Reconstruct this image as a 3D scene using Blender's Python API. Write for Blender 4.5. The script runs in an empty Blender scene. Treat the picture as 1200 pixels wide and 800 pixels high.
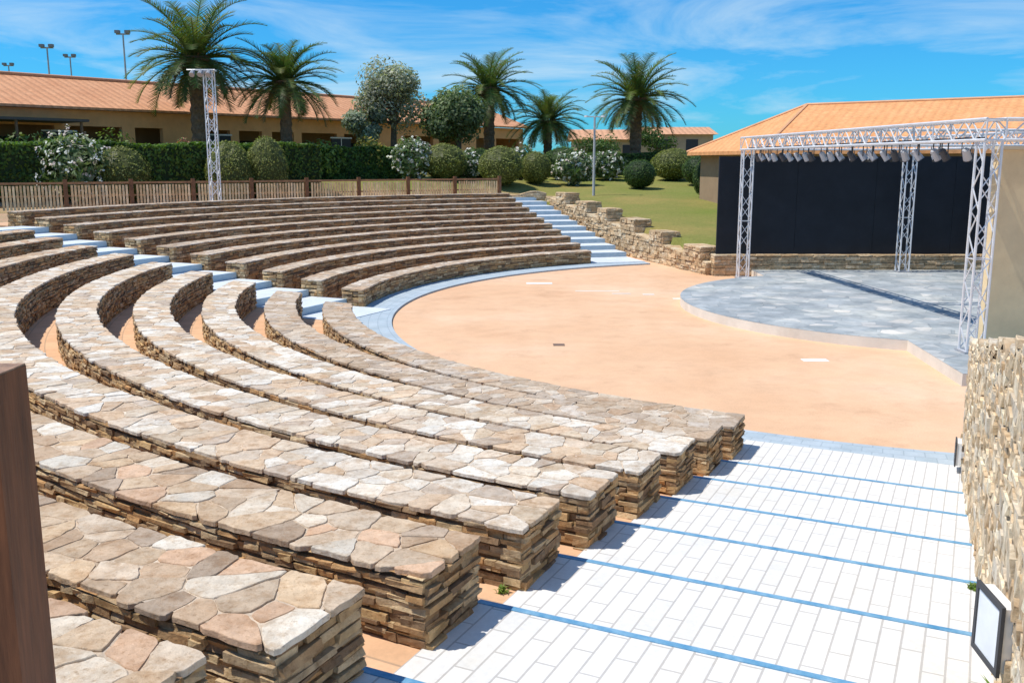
import bpy, math, random
from math import sin, cos, pi, radians, atan2, sqrt, hypot
from mathutils import Vector, Matrix, noise
random.seed(7)
R=random.random
def U(a,b): return a+(b-a)*random.random()
sc=bpy.context.scene
col=sc.collection
# ------------------------------------------------------------------ helpers
class MB:
    def __init__(s): s.v=[];s.f=[];s.c=[]
    def add(s,vs,fs,c=(.5,.5,.5)):
        n=len(s.v); s.v.extend(vs)
        for f in fs: s.f.append([i+n for i in f]); s.c.append(c)
    def quad(s,a,b,c_,d,c=(.5,.5,.5)): s.add([a,b,c_,d],[(0,1,2,3)],c)
    def hexa(s,p,c=(.5,.5,.5)):
        s.add(p,[(0,3,2,1),(4,5,6,7),(0,1,5,4),(1,2,6,5),(2,3,7,6),(3,0,4,7)],c)
    def box(s,x0,x1,y0,y1,z0,z1,c=(.5,.5,.5)):
        s.hexa([(x0,y0,z0),(x1,y0,z0),(x1,y1,z0),(x0,y1,z0),(x0,y0,z1),(x1,y0,z1),(x1,y1,z1),(x0,y1,z1)],c)
    def obox(s,o,a,b,h0,h1,c=(.5,.5,.5)):
        P=[(o[0],o[1]),(o[0]+a[0],o[1]+a[1]),(o[0]+a[0]+b[0],o[1]+a[1]+b[1]),(o[0]+b[0],o[1]+b[1])]
        if a[0]*b[1]-a[1]*b[0]<0: P=[P[0],P[3],P[2],P[1]]
        s.hexa([(x,y,h0) for x,y in P]+[(x,y,h1) for x,y in P],c)
    def tube(s,p0,p1,r0,r1=None,n=6,c=(.5,.5,.5),cap=True):
        if r1 is None: r1=r0
        p0=Vector(p0);p1=Vector(p1);d=(p1-p0)
        if d.length<1e-6: return
        d.normalize(); a=d.orthogonal().normalized(); b=d.cross(a)
        vs=[];
        for p,r in((p0,r0),(p1,r1)):
            for i in range(n):
                t=2*pi*i/n; vs.append(tuple(p+a*(cos(t)*r)+b*(sin(t)*r)))
        fs=[(i,(i+1)%n,n+(i+1)%n,n+i) for i in range(n)]
        if cap: fs+= [tuple(range(n-1,-1,-1)),tuple(range(n,2*n))]
        s.add(vs,fs,c)
    def mesh(s,name,mat,smooth=False):
        me=bpy.data.meshes.new(name); me.from_pydata(s.v,[],s.f)
        at=me.color_attributes.new("col",'FLOAT_COLOR','CORNER')
        d=[]
        for f,c in zip(s.f,s.c):
            d.extend((c[0],c[1],c[2],1.0)*len(f))
        at.data.foreach_set("color",d)
        if smooth: me.polygons.foreach_set("use_smooth",[True]*len(me.polygons))
        me.materials.append(mat); me.update(); return me
def new(name,me,parent=None,loc=None):
    o=bpy.data.objects.new(name,me); col.objects.link(o)
    if loc is not None: o.location=loc
    if parent:
        o.parent=parent
    return o
def thing(name,label,cat,loc=(0,0,0),group=None,rot=0,scale=1):
    o=bpy.data.objects.new(name,None); o.empty_display_size=.3; o.location=loc
    o.rotation_euler=(0,0,rot); o.scale=(scale,)*3 if not isinstance(scale,tuple) else scale
    col.objects.link(o); o["label"]=label; o["category"]=cat
    if group:o["group"]=group
    return o
def wpart(name,mb,mat,parent,smooth=False,label=None):
    o=new(name,mb.mesh(name,mat,smooth),parent)
    l=parent.location
    o.matrix_parent_inverse=Matrix.Translation((-l[0],-l[1],-l[2]))
    if label:o["label"]=label
    return o
def structure(name,mb,mat,smooth=False,label=None):
    o=new(name,mb.mesh(name,mat,smooth)); o["kind"]="structure"
    if label:o["label"]=label
    return o
# ------------------------------------------------------------------ materials
def base(name,rough=.85,spec=.3):
    m=bpy.data.materials.new(name); m.use_nodes=True; nt=m.node_tree
    b=nt.nodes["Principled BSDF"]; b.inputs["Roughness"].default_value=rough
    b.inputs["Specular IOR Level"].default_value=spec
    return m,nt,b
def N(nt,t,**k):
    n=nt.nodes.new(t)
    for a,v in k.items(): setattr(n,a,v)
    return n
def L(nt,a,b): nt.links.new(a,b)
def noise_n(nt,scale,detail=5,rough=.6,vec=None):
    n=N(nt,"ShaderNodeTexNoise"); n.inputs["Scale"].default_value=scale
    n.inputs["Detail"].default_value=detail; n.inputs["Roughness"].default_value=rough
    if vec is None:
        tc=N(nt,"ShaderNodeTexCoord"); vec=tc.outputs["Object"]
    L(nt,vec,n.inputs["Vector"]); return n
def ramp(nt,src,stops):
    r=N(nt,"ShaderNodeValToRGB"); e=r.color_ramp.elements
    while len(e)<len(stops): e.new(.5)
    for i,(p,c) in enumerate(stops):
        e[i].position=p; e[i].color=(c[0],c[1],c[2],1) if isinstance(c,tuple) else (c,c,c,1)
    L(nt,src,r.inputs["Fac"]); return r
def mix(nt,a,b,fac=1,mode='MULTIPLY'):
    m=N(nt,"ShaderNodeMix",data_type='RGBA',blend_type=mode)
    for sock,v in((m.inputs["Factor"],fac),(m.inputs[6],a),(m.inputs[7],b)):
        if hasattr(v,"links") or hasattr(v,"is_linked"): L(nt,v,sock)
        elif isinstance(v,tuple): sock.default_value=(v[0],v[1],v[2],1)
        else: sock.default_value=v
    return m.outputs[2]
def bump(nt,b,src,strength=.4,dist=.02):
    n=N(nt,"ShaderNodeBump"); n.inputs["Strength"].default_value=strength; n.inputs["Distance"].default_value=dist
    L(nt,src,n.inputs["Height"]); L(nt,n.outputs[0],b.inputs["Normal"]); return n
def colmat(name,rough=.85,n1=6,lo=.7,hi=1.2,bs=.4,bd=.02,n2=40,spec=.3,metal=0,stains=(),squash=None):
    m,nt,b=base(name,rough,spec); b.inputs["Metallic"].default_value=metal
    a=N(nt,"ShaderNodeAttribute",attribute_name="col"); vec=None
    if squash:
        tc=N(nt,"ShaderNodeTexCoord"); mp=N(nt,"ShaderNodeMapping"); mp.inputs["Scale"].default_value=squash; L(nt,tc.outputs["Object"],mp.inputs[0]); vec=mp.outputs[0]
    n=noise_n(nt,n1,6,.65,vec); r=ramp(nt,n.outputs["Fac"],[(.28,lo),(.72,hi)])
    c=mix(nt,a.outputs["Color"],r.outputs[0])
    for (sc_,p0,p1,cc) in stains:
        ns=noise_n(nt,sc_,8,.75); rs=ramp(nt,ns.outputs["Fac"],[(p0,(1.,1.,1.)),(p1,cc)]); c=mix(nt,c,rs.outputs[0])
    L(nt,c,b.inputs["Base Color"])
    if bs>0:
        nn=noise_n(nt,n2,8,.7,vec); bump(nt,b,nn.outputs["Fac"],bs,bd)
    return m
M_stone=colmat("stacked_stone",.9,9,.65,1.3,.8,.022,24,stains=[(3.,.42,.68,(.78,.68,.58)),(22,.52,.66,(.66,.58,.50))])
M_flag=colmat("flagstone",.88,11,.78,1.12,1.,.016,15,stains=[(2.6,.45,.72,(.76,.66,.56)),(9,.48,.64,(.78,.69,.60)),(38,.54,.66,(.68,.61,.54))])
def leafmat():
    m,nt,b=base("foliage",.55,.3)
    a=N(nt,"ShaderNodeAttribute",attribute_name="col")
    L(nt,a.outputs["Color"],b.inputs["Base Color"])
    t=N(nt,"ShaderNodeBsdfTranslucent"); L(nt,mix(nt,a.outputs["Color"],(1.1,1.25,.6)),t.inputs["Color"])
    ms=N(nt,"ShaderNodeMixShader"); ms.inputs[0].default_value=.35
    out=nt.nodes["Material Output"]; L(nt,b.outputs[0],ms.inputs[1]); L(nt,t.outputs[0],ms.inputs[2]); L(nt,ms.outputs[0],out.inputs[0]); return m
M_leaf=leafmat()
M_bark=colmat("bark",.9,8,.5,1.3,.8,.04,14)
M_paint=colmat("painted_surface",.6,3,.88,1.08,.1,.004,60)
M_plaster=colmat("plaster",.9,1.3,.84,1.08,.25,.006,50,stains=[(.5,.5,.75,(.86,.82,.78))])
M_wood=colmat("weathered_wood",.6,5,.6,1.3,.3,.006,30)
M_post=colmat("post_wood",.55,9,.45,1.5,.5,.004,14,squash=(4,4,.35))
M_alu=colmat("aluminium",.38,4,.85,1.1,.0,.001,50,spec=.5,metal=.25)
M_cloth=colmat("black_panel",.8,1.2,.8,1.3,.15,.01,3)
def orange_mat():
    m,nt,b=base("terracotta_paving",.85)
    n=noise_n(nt,.22,6,.6); r=ramp(nt,n.outputs["Fac"],[(.3,(.67,.40,.23)),(.52,(.73,.465,.285)),(.72,(.79,.55,.37))])
    n2=noise_n(nt,45,3,.7); r2=ramp(nt,n2.outputs["Fac"],[(.25,.86),(.75,1.1)])
    n3=noise_n(nt,1.7,8,.7); r3=ramp(nt,n3.outputs["Fac"],[(.3,.9),(.6,1.03)])
    n4=noise_n(nt,.55,9,.75); r4=ramp(nt,n4.outputs["Fac"],[(.54,(1.,1.,1.)),(.70,(.84,.80,.78))])
    c=mix(nt,mix(nt,mix(nt,r.outputs[0],r2.outputs[0]),r3.outputs[0]),r4.outputs[0])
    L(nt,c,b.inputs["Base Color"]); bump(nt,b,n2.outputs["Fac"],.25,.004); return m
M_orange=orange_mat()
CX,CY=8.8,21.9
def polar_vec(nt):
    tc=N(nt,"ShaderNodeTexCoord"); s=N(nt,"ShaderNodeVectorMath",operation='SUBTRACT'); s.inputs[1].default_value=(CX,CY,0)
    L(nt,tc.outputs["Object"],s.inputs[0]); x=N(nt,"ShaderNodeSeparateXYZ"); L(nt,s.outputs[0],x.inputs[0])
    at=N(nt,"ShaderNodeMath",operation='ARCTAN2')
    ny=N(nt,"ShaderNodeMath",operation='MULTIPLY'); ny.inputs[1].default_value=-1; L(nt,x.outputs[1],ny.inputs[0])
    nx=N(nt,"ShaderNodeMath",operation='MULTIPLY'); nx.inputs[1].default_value=-1; L(nt,x.outputs[0],nx.inputs[0])
    L(nt,ny.outputs[0],at.inputs[0]); L(nt,nx.outputs[0],at.inputs[1])
    mu=N(nt,"ShaderNodeMath",operation='MULTIPLY'); mu.inputs[1].default_value=15; L(nt,at.outputs[0],mu.inputs[0])
    cx=N(nt,"ShaderNodeCombineXYZ"); z=N(nt,"ShaderNodeVectorMath",operation='LENGTH')
    cc=N(nt,"ShaderNodeCombineXYZ"); L(nt,x.outputs[0],cc.inputs[0]); L(nt,x.outputs[1],cc.inputs[1]); L(nt,cc.outputs[0],z.inputs[0])
    L(nt,mu.outputs[0],cx.inputs[0]); L(nt,z.outputs["Value"],cx.inputs[1]); return cx.outputs[0]
def paver_mat(name,c1,c2,mortar,vecf=None,bw=.4,rh=.2,msize=.006,dirt=.85,stain=None):
    m,nt,b=base(name,.8)
    br=N(nt,"ShaderNodeTexBrick"); br.inputs["Scale"].default_value=1
    br.inputs["Color1"].default_value=(*c1,1);br.inputs["Color2"].default_value=(*c2,1);br.inputs["Mortar"].default_value=(*mortar,1)
    br.inputs["Mortar Size"].default_value=msize; br.inputs["Brick Width"].default_value=bw; br.inputs["Row Height"].default_value=rh
    if vecf: v=vecf(nt)
    else: v=N(nt,"ShaderNodeTexCoord").outputs["Object"]
    L(nt,v,br.inputs["Vector"])
    n=noise_n(nt,2.2,8,.7); r=ramp(nt,n.outputs["Fac"],[(.3,dirt),(.65,1.03)])
    n2=noise_n(nt,30,4,.7); r2=ramp(nt,n2.outputs["Fac"],[(.3,.93),(.7,1.04)])
    c=mix(nt,mix(nt,br.outputs[0],r.outputs[0]),r2.outputs[0])
    if stain:
        n3=noise_n(nt,1.1,9,.78); r3=ramp(nt,n3.outputs["Fac"],[(.5,(1.,1.,1.)),(.68,stain)]); c=mix(nt,c,r3.outputs[0])
    L(nt,c,b.inputs["Base Color"])
    iv=N(nt,"ShaderNodeMath",operation='SUBTRACT'); iv.inputs[0].default_value=1; L(nt,br.outputs["Fac"],iv.inputs[1])
    bump(nt,b,iv.outputs[0],.5,.005); return m
M_terr=paver_mat("terrace_pavers",(.70,.42,.24),(.76,.48,.29),(.50,.33,.21),polar_vec,.55,.28,.008,.82)
M_white=paver_mat("white_pavers",(.76,.745,.715),(.70,.69,.66),(.50,.48,.455),None,.42,.115,.006,.88,(.88,.85,.80))
M_white2=paver_mat("white_steps",(.66,.70,.73),(.62,.67,.71),(.5,.55,.6),None,.5,.3,.005,.85)
M_ring=paver_mat("pale_blue_pavers",(.40,.48,.53),(.45,.52,.57),(.34,.41,.46),polar_vec,.3,.2,.008,.85)
def slate_mat():
    m,nt,b=base("slate_flags",.75)
    tc=N(nt,"ShaderNodeTexCoord")
    v=N(nt,"ShaderNodeTexVoronoi",feature='F1'); v.inputs["Scale"].default_value=2.7
    e=N(nt,"ShaderNodeTexVoronoi",feature='DISTANCE_TO_EDGE'); e.inputs["Scale"].default_value=2.7
    L(nt,tc.outputs["Object"],v.inputs["Vector"]);L(nt,tc.outputs["Object"],e.inputs["Vector"])
    sx=N(nt,"ShaderNodeSeparateXYZ"); L(nt,v.outputs["Color"],sx.inputs[0])
    r=ramp(nt,sx.outputs[0],[(0,(.27,.305,.32)),(.4,(.33,.36,.375)),(.8,(.38,.405,.41)),(1,(.48,.475,.46))])
    n=noise_n(nt,1.1,9,.78); rn=ramp(nt,n.outputs["Fac"],[(.3,.66),(.7,1.35)])
    n3=noise_n(nt,.35,9,.7); r3=ramp(nt,n3.outputs["Fac"],[(.5,(1.,1.,1.)),(.68,(1.55,1.45,1.3))])
    re=ramp(nt,e.outputs[0],[(0,.75),(.03,1.)])
    c=mix(nt,mix(nt,mix(nt,r.outputs[0],rn.outputs[0]),re.outputs[0]),r3.outputs[0]); L(nt,c,b.inputs["Base Color"])
    bump(nt,b,re.outputs[0],.2,.01); return m
M_slate=slate_mat()
def tile_mat(name,ang,c1,c2,per=.3,lo=.82,bs=.4):
    m,nt,b=base(name,.85)
    tc=N(nt,"ShaderNodeTexCoord"); mp=N(nt,"ShaderNodeMapping"); mp.inputs["Rotation"].default_value=(0,0,-ang)
    L(nt,tc.outputs["Object"],mp.inputs[0])
    w=N(nt,"ShaderNodeTexWave",bands_direction='X'); w.inputs["Scale"].default_value=.314/per; w.inputs["Distortion"].default_value=.6;w.inputs["Detail Scale"].default_value=2
    L(nt,mp.outputs[0],w.inputs["Vector"])
    n=noise_n(nt,.9,8,.75); r=ramp(nt,n.outputs["Fac"],[(.3,c1),(.7,c2)])
    n2=noise_n(nt,7,3,.7); r2=ramp(nt,n2.outputs["Fac"],[(.3,.78),(.7,1.15)])
    rw=ramp(nt,w.outputs["Fac"],[(0,lo),(.6,1.04)])
    L(nt,mix(nt,mix(nt,r.outputs[0],rw.outputs[0]),r2.outputs[0]),b.inputs["Base Color"]); bump(nt,b,w.outputs["Fac"],bs,.04); return m
def ground_mat():
    m,nt,b=base("grass_ground",.95,.1)
    a=N(nt,"ShaderNodeAttribute",attribute_name="col")
    n=noise_n(nt,.16,6,.65); r=ramp(nt,n.outputs["Fac"],[(.3,(.75,.95,.7)),(.5,(1.,1.,1.)),(.72,(1.5,1.15,1.4))])
    n2=noise_n(nt,9,6,.8); r2=ramp(nt,n2.outputs["Fac"],[(.25,.65),(.75,1.25)])
    L(nt,mix(nt,mix(nt,a.outputs["Color"],r.outputs[0]),r2.outputs[0]),b.inputs["Base Color"]); bump(nt,b,n2.outputs["Fac"],.8,.05); return m
M_ground=ground_mat()
def blue_nosing(name,c1,c2):
    m,nt,b=base(name,.6)
    n=noise_n(nt,7,7,.75); r=ramp(nt,n.outputs["Fac"],[(.35,c1),(.68,c2)])
    L(nt,r.outputs[0],b.inputs["Base Color"]); return m
M_blue=blue_nosing("blue_paint",(.07,.24,.42),(.24,.42,.56))
M_blue2=blue_nosing("pale_blue_paint",(.36,.48,.56),(.46,.56,.63))
# ------------------------------------------------------------------ camera model
H=3.45; F=1120.; PT=radians(10.62)
cam=bpy.data.cameras.new("camera"); co=bpy.data.objects.new("camera",cam); col.objects.link(co)
co.location=(0,0,H); co.rotation_euler=(pi/2-PT,0,0); cam.sensor_width=36; cam.lens=F/1200*36; cam.clip_end=3000; cam.clip_start=.05
sc.camera=co
def pos(u,v,Y):
    xc=(u-600)/F; yc=(400-v)/F; t=Y/(cos(PT)+sin(PT)*yc); return (xc*t,Y,H+(-sin(PT)+cos(PT)*yc)*t)
# ------------------------------------------------------------------ layout
R0,DR,W=12.35,1.13,.57
BH=.42
def Tz(k): return .05+.158*(k-1)
LE=((2.82,11.2),(-.437,-.899)); LN=((-3.8,20.5),(-.9,.436)); LN2=((-3.9,22.75),(-.9,.436)); LF=((2.48,33.5),(-.245,.97)); LFR=((4.6,33.2),(-.245,.97))
LW=((5.19,10.6),(-.406,-.914))
def ang(l,r):
    (px,py),(dx,dy)=l; qx,qy=px-CX,py-CY; n=hypot(dx,dy);dx/=n;dy/=n
    b=qx*dx+qy*dy; c=qx*qx+qy*qy-r*r; t=-b+sqrt(max(0,b*b-c)); a=atan2(qy+t*dy,qx+t*dx); return a%(2*pi)
def PP(la,lb,u,r):
    a=ang(la,r);b=ang(lb,r);t=a+(b-a)*u; return (CX+r*cos(t),CY+r*sin(t))
def curved_solid(mb,la,lb,r0,r1,z0,z1,n=60,c=(.5,.5,.5),ctop=None,e=0):
    A=[];B=[]
    for i in range(n+1):
        u=e+(1-2*e)*i/n; A.append(PP(la,lb,u,r0)); B.append(PP(la,lb,u,r1))
    for i in range(n):
        a,b,p,q=A[i],A[i+1],B[i],B[i+1]
        mb.quad((*a,z1),(*b,z1),(*q,z1),(*p,z1),ctop or c)
        mb.quad((*a,z0),(*b,z0),(*b,z1),(*a,z1),c)
        mb.quad((*p,z0),(*p,z1),(*q,z1),(*q,z0),c)
    for i in(0,n):
        mb.quad((*A[i],z0),(*A[i],z1),(*B[i],z1),(*B[i],z0),c)
BODY=[(.52,.35,.18),(.42,.275,.145),(.60,.45,.26),(.32,.21,.12),(.48,.36,.22),(.64,.49,.30),(.26,.18,.11),(.55,.33,.15),(.58,.40,.20)]
TOPS=[(.72,.62,.49),(.78,.71,.60),(.64,.52,.38),(.69,.57,.44),(.74,.67,.57),(.80,.75,.66),(.58,.48,.38),(.70,.54,.38),(.66,.50,.35)]
TOPM=[(.60,.49,.37),(.66,.57,.46),(.53,.41,.29),(.57,.45,.33),(.64,.56,.47),(.50,.41,.32),(.58,.43,.30)]
TOPB=[(.62,.47,.32),(.68,.55,.41),(.54,.39,.26),(.71,.61,.48),(.58,.45,.32),(.65,.48,.31),(.73,.66,.55),(.48,.37,.27),(.66,.45,.30)]
LIGHT=[(.66,.50,.31),(.58,.43,.26),(.70,.58,.40),(.50,.37,.22),(.62,.48,.31),(.68,.50,.30)]
def pick(p,j=.12):
    c=random.choice(p); k=U(1-j,1+j); return tuple(min(.9,x*k) for x in c)
def stones(mb,Ln,P,Nf,z0f,z1f,hc=(.045,.085),lc=(.10,.36),dep=.13,jit=.035,pal=BODY,oj=.012):
    zs=[z0f(0),z0f(Ln),z0f(Ln/2)]; z=min(zs)-.01; zm=max(z1f(0),z1f(Ln),z1f(Ln/2))
    while z<zm-.01:
        h=U(*hc); s=0 if R()<.5 else -U(0,.1)
        ph=U(0,6)
        while s<Ln-.01:
            l=U(*lc); s0=max(0,s); s1=min(s+l,Ln)
            if Ln-s1<.06: s1=Ln
            m=(s0+s1)/2; w=.012*sin(m*2.1+ph)
            zt=min(z+h*U(.85,1.0),z1f(m)); zb=z
            if zt-zb>.012 and zt>z0f(m):
                pr=U(-.01,jit); n=Nf(m); vs=[]
                g=.003
                a=P(s0+g);b=P(s1-g)
                for zz,top in((zb+.002,0),(zt-.002,1)):
                    for (q,o) in((a,1),(b,1),(b,0),(a,0)):
                        off=(pr+U(-oj,oj)) if o else -dep
                        jz=U(-.005,.005)+w
                        vs.append((q[0]+n[0]*off,q[1]+n[1]*off,min(zz+jz,z1f(m)) if top else zz+jz))
                mb.hexa(vs,pick(pal))
            s=s1
        z+=h
def clip(poly,px,py,nx,ny):
    out=[];n=len(poly)
    for i in range(n):
        a=poly[i];b=poly[(i+1)%n]
        da=(a[0]-px)*nx+(a[1]-py)*ny; db=(b[0]-px)*nx+(b[1]-py)*ny
        if da<=0: out.append(a)
        if (da<0<db) or (db<0<da):
            t=da/(da-db); out.append((a[0]+(b[0]-a[0])*t,a[1]+(b[1]-a[1])*t))
    return out
def flags(mb,Ln,Wd,MP,zf,cell=.27,over=.03,pal=TOPS,thick=.045,gap=.0038,e=.02):
    nb=max(1,round(Wd/cell)); na=int(Ln/cell)+1; S=[]
    for i in range(na):
        for j in range(nb):
            if R()<.22: continue
            S.append(((i+.5+U(-.5,.5))*Ln/na,(j+.5+U(-.5,.5))*Wd/nb))
    S.sort()
    for i,(a,b) in enumerate(S):
        o0=U(0,over);o1=U(0,over)
        poly=[(max(-e,a-1),-o0),(min(Ln+e,a+1),-o0),(min(Ln+e,a+1),Wd+o1),(max(-e,a-1),Wd+o1)]
        gp=gap*U(.4,1.8)
        for dirn in(-1,1):
            j=i+dirn
            while 0<=j<len(S) and abs(S[j][0]-a)<1.6:
                c,d=S[j]; dx,dy=c-a,d-b; D=hypot(dx,dy)
                if D>1e-4 and D<1.7:
                    k=.5-gp/D; poly=clip(poly,a+dx*k,b+dy*k,dx,dy)
                    if len(poly)<3: break
                j+=dirn
            if len(poly)<3: break
        if len(poly)<3: continue
        q=[]
        for p in poly:
            if not q or hypot(p[0]-q[-1][0],p[1]-q[-1][1])>.012: q.append(p)
        if len(q)>3 and hypot(q[0][0]-q[-1][0],q[0][1]-q[-1][1])<.012: q.pop()
        if len(q)<3: continue
        cx=sum(p[0] for p in q)/len(q); cy=sum(p[1] for p in q)/len(q)
        qq=[]
        n=len(q)
        for t in range(n):
            p=q[t];pa=q[t-1];pn=q[(t+1)%n]
            ka=U(.03,.18); kb=U(.03,.18)
            qq.append((p[0]+(pa[0]-p[0])*ka,p[1]+(pa[1]-p[1])*ka)); 
            l=hypot(pn[0]-p[0],pn[1]-p[1])
            qq.append((p[0]+(pn[0]-p[0])*kb,p[1]+(pn[1]-p[1])*kb))
            if l>.08:
                m_=3 if l>.2 else (2 if l>.13 else 1)
                for z_ in range(m_):
                    k=(z_+1)/(m_+1)+U(-.06,.06); qq.append((p[0]+(pn[0]-p[0])*k+U(-.008,.008),p[1]+(pn[1]-p[1])*k+U(-.008,.008)))
        q=[(p[0]+U(-.003,.003),p[1]+U(-.003,.003)) for p in qq]; n=len(q)
        dz=U(-.004,.004);tx=U(-.015,.015);ty=U(-.015,.015)
        vs=[]
        for (k,zz) in((1.,-thick),(1.,-.004),(.975,0)):
            for p in q:
                x=cx+(p[0]-cx)*k; y=cy+(p[1]-cy)*k
                w=MP(x,y); z=zf(x)+zz+(dz+tx*(x-cx)+ty*(y-cy) if zz>-.02 else 0)
                vs.append((w[0],w[1],z))
        fs=[]
        for l in(0,n):
            for t in range(n): fs.append((l+t,l+(t+1)%n,l+n+(t+1)%n,l+n+t))
        fs.append(tuple(range(2*n,3*n)))
        mb.add(vs,fs,pick(pal,.10))
# ------------------------------------------------------------------ benches
def bench(la,lb,k,near,label):
    ri=R0+DR*(k-1); 
    if near and k==9: ri-=.17
    ro=ri+W; zt=Tz(k)+BH; zb=Tz(k)-.158 if k>1 else .03
    a=ang(la,ri);b=ang(lb,ri); Li=ri*abs(b-a); a2=ang(la,ro);b2=ang(lb,ro); Lo=ro*abs(b2-a2); Lm=(Li+Lo)/2
    c=PP(la,lb,.5,ri); e=thing("stone_bench",label,"bench",(c[0],c[1],Tz(k)),"curved stone seating rows of the amphitheatre")
    mb=MB()
    ee=.03/Lm
    curved_solid(mb,la,lb,ri+.022,ro-.022,zb,zt-.0065,int(Lm*2.5)+4,(.26,.18,.11),(.72,.61,.48) if (near and k<7) else (.66,.54,.41),ee)
    lc=(.07,.28) if near else (.14,.40); hc=(.026,.055) if near else (.045,.075)
    def nin(s): p=PP(la,lb,min(1,max(0,s/Li)),ri); d=hypot(CX-p[0],CY-p[1]); return ((CX-p[0])/d,(CY-p[1])/d)
    def nout(s): p=PP(la,lb,min(1,max(0,s/Lo)),ro); d=hypot(CX-p[0],CY-p[1]); return (-(CX-p[0])/d,-(CY-p[1])/d)
    z1=lambda s:zt-.024
    stones(mb,Li,lambda s:PP(la,lb,s/Li,ri),nin,lambda s:zb,z1,hc,lc,.13,.024,BODY,.008)
    stones(mb,Lo,lambda s:PP(la,lb,s/Lo,ro),nout,lambda s:Tz(k)-.02,z1,hc,lc,.13,.024,BODY,.008)
    for u,sg in((0,-1),(1,1)):
        p0=PP(la,lb,u,ri);p1=PP(la,lb,u,ro);d=(p1[0]-p0[0],p1[1]-p0[1]);l=hypot(*d)
        nx,ny=-d[1]/l,d[0]/l
        q=PP(la,lb,(.02 if u==0 else .98),ri)
        if nx*(q[0]-p0[0])+ny*(q[1]-p0[1])>0: nx,ny=-nx,-ny
        stones(mb,l,lambda s:(p0[0]+d[0]*s/l,p0[1]+d[1]*s/l),lambda s:(nx,ny),lambda s:Tz(k)-.03,z1,hc,(.10,.32),.1,.03)
    wpart("masonry_base",mb,M_stone,e)
    mt=MB()
    pal=(TOPB if k>=7 else (TOPM if k<3 else TOPS)) if near else TOPM
    flags(mt,Lm,W,lambda x,y:PP(la,lb,x/Lm,ri+y),lambda x:zt,.175 if near and k<7 else .175,.03,pal,.030)
    wpart("flagstone_seat",mt,M_flag,e)
for k in range(1,10):
    bench(LN,LE,k,True,"curved dry-stone bench with pale flagstone seat, on orange terrace" if k<7 else "curved dry-stone bench with brownish flagstone seat, on upper terrace")
for k in range(1,12):
    bench(LF,LN2,k,False,"curved stone seating row beside the white stairway")
# ------------------------------------------------------------------ terraces
mb=MB()
for la,lb in((LN,LE),(LF,LN2)):
    for k in range(1,12):
        ri=R0+DR*(k-1)+.02; ro=ri+DR if k<11 else 25.6
        curved_solid(mb,la,lb,ri,ro,-.3,Tz(k),60)
structure("terrace_paving",mb,M_terr)
mb=MB(); curved_solid(mb,LFR,LW,11.5,12.38,-.2,.046,120); structure("orchestra_border_path",mb,M_ring)
mb=MB(); mb.quad((-4.5,8.0,0),(18,8.0,0),(18,36,0),(-4.5,36,0)); structure("orchestra_floor",mb,M_orange)
# ------------------------------------------------------------------ stairways
def stairway(name,la,lb,ss,zs,label,mat,matn,nos=.055,nosd=.006):
    (ax,ay),(dx,dy)=la; n=hypot(dx,dy); dx/=n;dy/=n
    th=atan2(dy,dx); M=Matrix.Translation((ax,ay,0))@Matrix.Rotation(th,4,'Z')
    (bx,by),(ex,ey)=lb
    def wid(s):
        px,py=ax+dx*s,ay+dy*s; nx,ny=-dy,dx
        det=nx*(-ey)+ny*ex
        return ((bx-px)*(-ey)-(by-py)*(-ex))/det if abs(det)>1e-6 else 2
    mb=MB();mn=MB()
    for i in range(len(zs)):
        s0,s1=ss[i],ss[i+1]; w0,w1=wid(s0),wid(s1); z=zs[i]; g=.003
        mb.add([(s0,0,-.3),(s1-g,0,-.3),(s1-g,w1,-.3),(s0,w0,-.3),(s0,0,z),(s1-g,0,z),(s1-g,w1,z),(s0,w0,z)],
               [(4,5,6,7),(0,1,5,4),(1,2,6,5),(2,3,7,6),(3,0,4,7)])
        if i>0:
            sg=1 if w0>0 else -1
            w=w0-.02*sg
            x0,x1=s0-nosd,s0+nos
            mn.hexa([(x0,.01*sg,zs[i-1]+.004),(x1,.01*sg,zs[i-1]+.004),(x1,w,zs[i-1]+.004),(x0,w,zs[i-1]+.004),
                     (x0,.01*sg,z+.005),(x1,.01*sg,z+.005),(x1,w,z+.005),(x0,w,z+.005)])
    o=new(name,mb.mesh(name,mat)); o.matrix_world=M; o["kind"]="structure"; o["label"]=label
    p=new("step_nosing",mn.mesh("step_nosing",matn),o); p["kind"]="structure"
    return o
ss=[.0]+[.3+1.13*j for j in range(1,11)]+[14.5]
LE2=((2.82+.04+.1*.437,11.2-.02+.25),(-.437,-.899))
stairway("stairway",LE2,LW,ss,[.07]+[Tz(j+1)+.012 for j in range(1,11)],"white paved stairway with blue painted step edges",M_white,M_blue,.038)
stairway("stairway",LN,LN2,[-.1]+[.02+1.13*j for j in range(1,12)],[Tz(j+1)+.01 for j in range(0,11)],"white aisle steps between seating blocks",M_white2,M_blue2,.04)
stairway("stairway",LF,LFR,[-.9]+[-.25+1.16*j for j in range(1,12)]+[14.5],[Tz(j+1)+.012 for j in range(0,12)],"white and pale blue stairway beside the parapet",M_white2,M_blue2,.04)
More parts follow.
